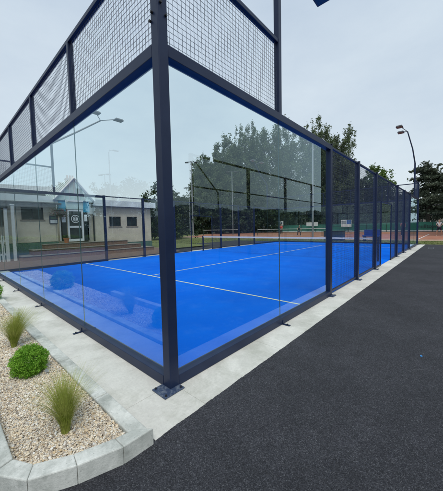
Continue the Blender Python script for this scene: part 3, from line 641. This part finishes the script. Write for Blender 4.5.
# trees, hedge, house and street lamps on the other side, seen mirrored in the left glass
tree('broadleaf_tree','pale tree mirrored in the left glass above the porch',-15.9,55.6,10.5,3.6,.3,'mid leaves',6500,.4,'round','trees mirrored in the left glass',101,.3)
tree('broadleaf_tree','pale tree mirrored in the left glass left of the street lamps',-22,47.9,10.0,3.2,.3,'mid leaves',6500,.4,'round','trees mirrored in the left glass',102,.3)
tree('broadleaf_tree','wide pale tree mirrored in the left glass right of the street lamps',-27.5,47.4,11.5,4.0,.3,'mid leaves',6500,.4,'round','trees mirrored in the left glass',103,.3)
def hedge_line(nm,label,A,B,H,hw,n,lo,hi,mat,seed):
    r=np.random.default_rng(seed); A=np.array(A); B=np.array(B); d=(B-A)/np.linalg.norm(B-A); nn=np.array([-d[1],d[0]]); u=r.uniform(0,1,n)
    v=r.uniform(-hw,hw,n); z=np.where(r.uniform(0,1,n)<.4,H*(1.0+.06*np.sin(u*60)+.05*np.sin(u*23)+r.normal(0,.03,n)),r.uniform(0,H,n)); v=np.where(z<.95*H,np.sign(v)*hw+r.normal(0,.03,n),v)
    P=np.zeros((n,3)); P[:,:2]=A+u[:,None]*(B-A)+v[:,None]*nn; P[:,2]=z; V,F=leaf_cloud(P,r.uniform(lo,hi,n),r)
    tag(link(nm,arrmesh(nm,V,F),M[mat]),label,'hedge')
hedge_line('hedge','low yellow-green hedge mirrored in the left glass across the clubhouse wall',[-11.5,14.6],[-1.0,24.4],1.0,.4,26000,.05,.1,'hedge leaves',12)
hedge_line('hedge','tall dark hedge mirrored in the left glass, behind the mirrored street lamp',[-48,30],[-9,66],3.6,1.2,26000,.3,.6,'mid leaves',13)
hedge_line('hedge','tall dark hedge mirrored low in the near side glass, behind the mirrored fence',[2,-34],[76,-25],4.4,1.5,44000,.3,.6,'mid leaves',14)
hedge_line('hedge','dark hedge mirrored low in the near side glass, left of the mirrored brace',[-22,-30],[1,-34],5.0,1.5,16000,.3,.6,'dark leaves',15)
def house(label,x,y,rz,w_,d_,h,rh,group,wins=3,wm='houserender'):
    t=thing('house',label,'house',(x,y,0),(0,0,R(rz)),group)
    b=MB().box(-w_/2,w_/2,-d_/2,d_/2,0,h); b.add([(-w_/2+.01,-d_/2+.01,h),(-w_/2+.01,d_/2-.01,h),(-w_/2+.01,0,h+rh-.05),(w_/2-.01,-d_/2+.01,h),(w_/2-.01,d_/2-.01,h),(w_/2-.01,0,h+rh-.05)],[(0,2,1),(3,4,5)]); b.build('wall',M[wm],t)
    o=.35; b=MB()
    for s in(-1,1): b.add([(-w_/2-o,s*(d_/2+o),h-.15),(w_/2+o,s*(d_/2+o),h-.15),(w_/2+o,0,h+rh),(-w_/2-o,0,h+rh),(-w_/2-o,s*(d_/2+o),h-.05),(w_/2+o,s*(d_/2+o),h-.05),(w_/2+o,0,h+rh+.12),(-w_/2-o,0,h+rh+.12)],[(0,1,2,3),(7,6,5,4),(0,4,5,1),(3,2,6,7),(0,3,7,4),(1,5,6,2)])
    rf=b.build('roof',M['slate'],t)
    for cx in(-w_/2+.8,w_/2-.8):
        c=MB().box(cx-.5,cx+.5,-.35,.35,h+rh-.4,h+rh+1.1).box(cx-.56,cx+.56,-.41,.41,h+rh+1.1,h+rh+1.2).build('chimney',M['brickred'],rf)
        b=MB()
        for k in(-.28,0,.28): b.tube([(cx+k,0,h+rh+1.2),(cx+k,0,h+rh+1.6)],[.12,.09],8)
        b.build('chimney_pots',M['terracotta'],rf)
    for k in range(wins):
        for z in([.9,3.4] if h>4.5 else [.9]):
            cx=-w_/2+w_*(k+.5)/wins
            for s in(-1,1):
                f=MB().box(cx-.55,cx+.55,s*d_/2-.04,s*d_/2+.04,z,z+1.3).build('window',M['white'],t)
                MB().box(cx-.46,cx-.03,s*d_/2-.05,s*d_/2+.05,z+.08,z+1.22).box(cx+.03,cx+.46,s*d_/2-.05,s*d_/2+.05,z+.08,z+1.22).build('pane',M['panedark'],f)
    return t
house('slate roofed house with chimneys, mirrored in the upper left of the left glass',-6.0,33.0,12,10,7,4.0,2.4,None,0,'darkstone')
for i,(x,y,l) in enumerate(((86,14.5,'pale house behind the dark trees, left of the far end posts'),(92,8.6,'pale house with white windows behind the cypress and leaning floodlight'),(98,.4,'pale house behind the trees at the right picture edge'))):
    house(l,x,y,95,9,7,5.0,2.4,'houses beyond the tennis courts')

def street_lamp(label,x,y,h,rz,double=False):
    t=thing('street_lamp',label,'street lamp',(x,y,0),(0,0,R(rz)))
    MB().tube([(0,0,0),(0,0,h*.6),(0,0,h-.3),(.15,0,h-.05),(.5,0,h)],[.09,.07,.055,.05,.045],8).build('pole',M['galv'],t)
    MB().box(.45,1.15,-.13,.13,h-.05,h+.05).build('lamp_head',M['lampgrey'],t,bevel=.02)
street_lamp('tall street lamp with a curved arm, mirrored in the left glass',-12.5,26.9,10.4,180)
def mast(label,x,y,h,rz,m='galv',rad=.08):
    t=thing('floodlight_mast',label,'floodlight mast',(x,y,0),(0,0,R(rz)),'floodlight masts round the tennis courts')
    MB().tube([(0,0,0),(0,0,h*.5),(0,0,h)],[rad,rad*.85,rad*.6],8).build('pole',M[m],t); MB().box(-.75,.75,-.04,.04,h-.08,h).build('crossbar',M['dark'],t)
    for s in(-1,1): MB().box(s*.72-.28,s*.72+.28,-.28,.2,h-.20,h-.085).build('lamp_head',M['dark'],t,bevel=.02)
mast('twin headed floodlight mast mirrored in the left glass below the street lamp',-17.5,39,10.2,60)
mast('pale floodlight mast just right of the steel corner post, beyond the court',27.6,29.9,12.1,-45,'galv',.11)
mast('slim floodlight mast beside the pale one right of the corner post',32.4,36,9.2,-45)
mast('slim floodlight mast between the net and the tall poplars',35,27.5,11.2,-45)
mast('pale floodlight mast seen through the right hand glass panel near its edge',28.8,10.5,11.0,-45,'galv',.13)

# ------------------------------------------------------------------ tennis courts: fence, windbreak, nets, signs, people
def fence_run(label,p0,p1,n,lab_screen):
    d=Vector((p1[0]-p0[0],p1[1]-p0[1],0)); L=d.length; t=thing('chain_link_fence',label,'fence',(p0[0],p0[1],0),(0,0,math.atan2(d.y,d.x)),'green chain link fences round the tennis courts')
    for i in range(n+1): x=L*i/n; MB().tube([(x,0,0),(x,0,3.0)],.04,6).build('post',M['green_mesh'],t)
    for z in(2.97,1.6): MB().box(.04,L-.04,-.02,.02,z,z+.035).build('rail',M['green_mesh'],t)
    b=MB(); k=int(L/.16)
    for i in range(k):
        x=L*i/k; b.add([(x-.004,.03,.05),(x+.004,.03,.05),(x+.004,.03,2.95),(x-.004,.03,2.95)],[(0,1,2,3)])
    for i in range(18):
        z=.1+2.8*i/17; b.add([(0,.034,z-.004),(L,.034,z-.004),(L,.034,z+.004),(0,.034,z+.004)],[(0,1,2,3)])
    b.build('netting',M['green_mesh'],t)
    # wavy windbreak cloth tied to the fence
    V=[];F=[];m=int(L*2)
    for i in range(m+1):
        x=L*i/m; yy=-.07+.03*math.sin(i*1.1)+.02*math.sin(i*.37)
        V+=[(x,yy,.22),(x,yy+.01,.9),(x,yy,1.52+.02*math.sin(i*.8))]
        if i: o=(i-1)*3; F+=[(o,o+3,o+4,o+1),(o+1,o+4,o+5,o+2)]
    link('windbreak',arrmesh('windbreak',np.array(V),np.array(F)),M['screen'],t)
    MB().box(0,L,-.10,-.04,.10,.30).build('kick_board',M['white'],t)
fence_run('green windbreak fence along the far side of the red tennis courts',(50.2,-26),(50.2,45.5),24,'')
fence_run('green windbreak fence on the left side of the tennis courts, seen past the corner post',(49.9,45.6),(18,44),12,'')
# lettering band on the windbreak, printed low, at right
cu=bpy.data.curves.new('lettering','FONT'); cu.body='milltown'; cu.size=.74; cu.extrude=.004; cu.align_x='CENTER'; cu.offset=.02
tmp=bpy.data.objects.new('tmp',cu); col.objects.link(tmp); dg=bpy.context.evaluated_depsgraph_get(); me=bpy.data.meshes.new_from_object(tmp.evaluated_get(dg)); bpy.data.objects.remove(tmp)
o=link('banner_lettering',me,M['letter'],None,(50.0,1.3,.62),(R(90),0,R(-90))); tag(o,'dark lettering printed on the green windbreak at the right','lettering')
def tennis_net(label,x,y0,y1):
    t=thing('tennis_net',label,'net',(x,y0,0),group='tennis nets'); L=y1-y0
    for y in(0,L): MB().tube([(0,y,0),(0,y,1.05)],.045,8).build('post',M['green_mesh'],t)
    MB().box(-.012,.012,.05,L-.05,.93,1.0).build('tape',M['tape'],t)
    b=MB()
    for i in range(int(L/.12)): y=.06+i*.12; b.add([(0,y-.003,.05),(0,y+.003,.05),(0,y+.003,.93),(0,y-.003,.93)],[(0,1,2,3)])
    for i in range(8): z=.06+i*.12; b.add([(0.002,.05,z-.003),(0.002,L-.05,z-.003),(0.002,L-.05,z+.003),(0.002,.05,z+.003)],[(0,1,2,3)])
    b.build('netting',M['net'],t)
tennis_net('tennis net beyond the gate of the blue court',33.5,4.2,9.8) if False else None
tennis_net('tennis net on the clay court behind the blue court net',33,10.0,21.0)
tennis_net('tennis net farther left, seen beyond the left part of the blue court net',33,24.5,33)
def sign(label,x,y,z,w_,h,rz,kind):
    t=thing('sign',label,'sign',(x,y,z),(0,0,R(rz)),'signs on the tennis court fence')
    MB().box(-w_/2,w_/2,-.01,.01,0,h).build('board',M['paper'],t)
    if kind=='blue':
        MB().box(0.05,w_/2-.04,-.016,-.012,h*.42,h-.05).build('blue_field',M['logoblue'],t)
        b=MB()
        for k in range(3): b.box(-w_/2+.08,-.05,-.016,-.012,h*.46+k*h*.16,h*.46+k*h*.16+h*.08)
        b.build('print',M['signdark'],t); MB().box(-.03,.02,-.016,-.012,0,h*.35).build('divider',M['plinth'],t)
    elif kind=='dark':
        b=MB(); 
        for k in range(4): b.box(-w_/2+.12+k*w_*.22,-w_/2+.12+k*w_*.22+w_*.16,-.016,-.012,h*.2,h*.75)
        b.build('print',M['signdark'],t)
    else:
        MB().box(-.04,.04,-.016,-.012,0,h).build('divider',M['plinth'],t)
sign('white sign with four dark marks on the fence above the player in red',49.6,26.4,1.5,1.9,.95,-90,'dark')
sign('plain white two-part sign on the fence near the right glass edge',49.6,19.2,1.25,2.3,.75,-90,'plain')
sign('white sign with a blue right half on the fence, seen through the mesh bay',49.6,12.9,.95,1.75,1.3,-90,'blue')
t=thing('storage_bench','blue bench beyond the far end of the blue court, seen through the mesh','bench',(23.2,3.3,0),(0,0,R(0)))
MB().box(-.35,.35,-.6,.6,.38,.50).build('seat',M['bluebox'],t,bevel=.02); MB().box(.27,.35,-.6,.6,.502,.95).build('backrest',M['bluebox'],t,bevel=.02)
for yy in(-.5,.5): MB().box(-.3,.3,yy-.05,yy+.05,0,.378).build('leg',M['dark'],t)
t=thing('storage_box','dark blue storage box beyond the far glass wall, left of the blue bench','box',(23.4,6.3,0))
MB().box(-.4,.4,-.8,.8,0,.8).build('body',M['signdark'],t,bevel=.03); MB().box(-.43,.43,-.83,.83,.802,.88).build('lid',M['dark'],t,bevel=.02)

def skinobj(name,pts,edges,rads,m,parent,levels=2):
    me=bpy.data.meshes.new(name); me.from_pydata(pts,edges,[]); me.materials.append(m)
    o=bpy.data.objects.new(name,me); col.objects.link(o); o.parent=parent
    s=o.modifiers.new('Skin','SKIN'); s.use_smooth_shade=True
    lay=me.skin_vertices[0].data
    for i,q in enumerate(rads): lay[i].radius=(q,q) if not hasattr(q,'__len__') else q
    lay[0].use_root=True
    sb=o.modifiers.new('Sub','SUBSURF'); sb.levels=levels; sb.render_levels=levels; return o
def person(label,x,y,rz,top,bottom,stoop=0,arms=((.30,.12,1.10),(.30,-.12,1.10)),spread=.16,short=True,racket=False):
    """faces local +x"""
    t=thing('person',label,'person',(x,y,0),(0,0,R(rz)),'players on the tennis courts')
    sx=stoop; Z=lambda z: z-(.22*stoop*4 if z>.5 else .08*stoop*4)
    hip=(-.10*sx*4,0,Z(.93)); chest=(.10*sx*4,0,Z(1.28)); neck=(.22*sx*4,0,Z(1.47)); head=(.30*sx*4+.02,0,Z(1.60)); crown=(.31*sx*4+.02,0,Z(1.70))
    pts=[hip,chest,neck,head,crown]; ed=[(0,1),(1,2),(2,3),(3,4)]; rad=[(.12,.09),(.13,.09),.05,.082,.065]
    arm=[];leg=[]
    for s,h in zip((1,-1),arms):
        sh=(chest[0],s*.165,chest[2]+.12); el=((chest[0]+h[0])/2-.05,s*.25,(sh[2]+h[2])/2-.06); ha=(chest[0]+h[0],s*.12+h[1]*.6,h[2]+Z(1.28)-1.28); fi=(ha[0]+.09,ha[1],ha[2]-.02)
        k=len(pts); pts+=[sh,el,ha,fi]; ed+=[(1,k),(k,k+1),(k+1,k+2),(k+2,k+3)]; rad+=[.042,.034,.026,.022]; arm.append((sh,el,ha))
        for j,(dy,dz,l) in enumerate(((-.03,.012,.05),(-.01,.02,.065),(.012,.01,.06))):
            q=len(pts); pts.append((fi[0]+l,fi[1]+dy,fi[2]+dz-.03)); ed.append((k+3,q)); rad.append(.009)
    for s in(1,-1):
        hp=(hip[0],s*.09,hip[2]-.04); kn=(.06+.35*sx,s*(spread*.7+.02),Z(.50) if sx==0 else .46); an=(-.02,s*spread,.09); to=(.17,s*(spread+.02),.035)
        k=len(pts); pts+=[hp,kn,an,to]; ed+=[(0,k),(k,k+1),(k+1,k+2),(k+2,k+3)]; rad+=[.085,.055,.038,.03]; leg.append((hp,kn,an,to))
    skinobj('body',pts,ed,rad,M['skin'],t)
    # shirt
    P=[hip,chest,(neck[0]*.9+chest[0]*.1,0,neck[2]-.05)]; Ed=[(0,1),(1,2)]; Rd=[(.140,.115),(.150,.115),.065]
    for sh,el,ha in arm:
        k=len(P); P+=[sh,tuple(Vector(sh).lerp(Vector(el),.7))]; Ed+=[(1,k),(k,k+1)]; Rd+=[.055,.050]
    skinobj('shirt',P,Ed,Rd,M[top],t)
    P=[(hip[0],0,hip[2]-.02)]; Ed=[]; Rd=[(.150,.12)]
    for hp,kn,an,to in leg:
        k=len(P); P+=[hp,tuple(Vector(hp).lerp(Vector(kn),.85))]; Ed+=[(0,k),(k,k+1)]; Rd+=[.108,.085]
        if not short: P+=[kn,an]; Ed+=[(k+1,k+2),(k+2,k+3)]; Rd+=[.075,.058]
    skinobj('shorts' if short else 'trousers',P,Ed,Rd,M[bottom],t)
    skinobj('hair',[(head[0]-.03,0,head[2]+.02),(crown[0]-.02,0,crown[2]+.01)],[(0,1)],[.092,.08],M['hair'],t)
    for hp,kn,an,to in leg: skinobj('shoe',[(an[0]-.03,an[1],.045),(to[0],to[1],.04)],[(0,1)],[.05,.042],M['shoe'],t,1)
    if racket:
        h=Vector(arm[1][2]); b=MB(); b.tube([h,h+Vector((.16,-.05,.10)),h+Vector((.28,-.09,.17))],.015,6); c=h+Vector((.40,-.13,.25)); pr=[]
        for k in range(17): a=2*math.pi*k/16; pr.append(c+Vector((.12*math.cos(a),-.05*math.cos(a),.08*math.cos(a)))+Vector((-.05,0,.11))*math.sin(a))
        b.tube(pr,.010,5); tag(b.build('tennis_racket',M['dark'],None,(x,y,0),(0,0,R(rz))),'racket held by the player in the pale top at right','racket')
person('player in a pale top and navy shorts facing the camera at the right',34.2,-.55,185,'pale cloth','navy cloth',.0,((.26,.05,1.12),(.30,-.05,1.10)),.22,True,True)
person('player in a pink top seen through the mesh near the far end posts',33.9,2.5,180,'pink cloth','dark cloth',0,((.1,.1,.95),(.2,-.1,1.1)),.12,False)
person('player in a red top seen through the right hand glass',35.6,18.3,200,'red cloth','dark cloth',0,((.2,.1,1.0),(.2,-.1,1.0)),.12,False)
person('stooping player in dark clothes seen through the right hand glass',32.4,13.9,215,'dark cloth','navy cloth',.25,((.35,.1,.95),(.4,-.1,.95)),.22,False)

# ------------------------------------------------------------------ small things
tag(MB().prism([(-.012,-.008),(.010,-.010),(.014,.006),(-.004,.011)],-.003,.002).build('paper_scrap',M['scrap'],None,(2.10,-1.64,0)),'tiny blue scrap lying on the asphalt at right','litter')
t=thing('drain_cover','flat grey drain cover set in the far end of the asphalt path','drain cover',(17.5,-.85,-.004))
MB().box(-.3,.3,-.12,.12,-.01,.004).build('frame',M['galv'],t,bevel=.002); b=MB()
for k in range(9): b.box(-.27+.06*k,-.25+.06*k,-.10,.10,.005,.007)
b.build('slots',M['dark'],t)

t=thing('sports_hall','tall dark clad hall mirrored at the right edge of the near side glass','building',(31.5,-10.6,0),(0,0,R(0)))
MB().box(0,26,0,5.6,0,14).build('wall',M['cladding'],t); MB().box(-.3,26.3,-.3,5.9,14.01,14.35).build('roof',M['roofdark'],t); MB().box(-.06,.0,1,4,0,3.6).build('door',M['dark'],t)

# the ragged edge where the asphalt was rolled up against the concrete strip
r=np.random.default_rng(31); b=MB(); n=1600; xs=np.linspace(-.40,20.4,n); e=-.411+.0012*np.sin(xs*3.1)+.0016*np.sin(xs*17)+r.normal(0,.0016,n)
for i in range(n-1): b.quad((xs[i],-.56,-.009),(xs[i+1],-.56,-.009),(xs[i+1],e[i+1],.003),(xs[i],e[i],.003))
struct(b.build('asphalt_edge',M['asphalt']))
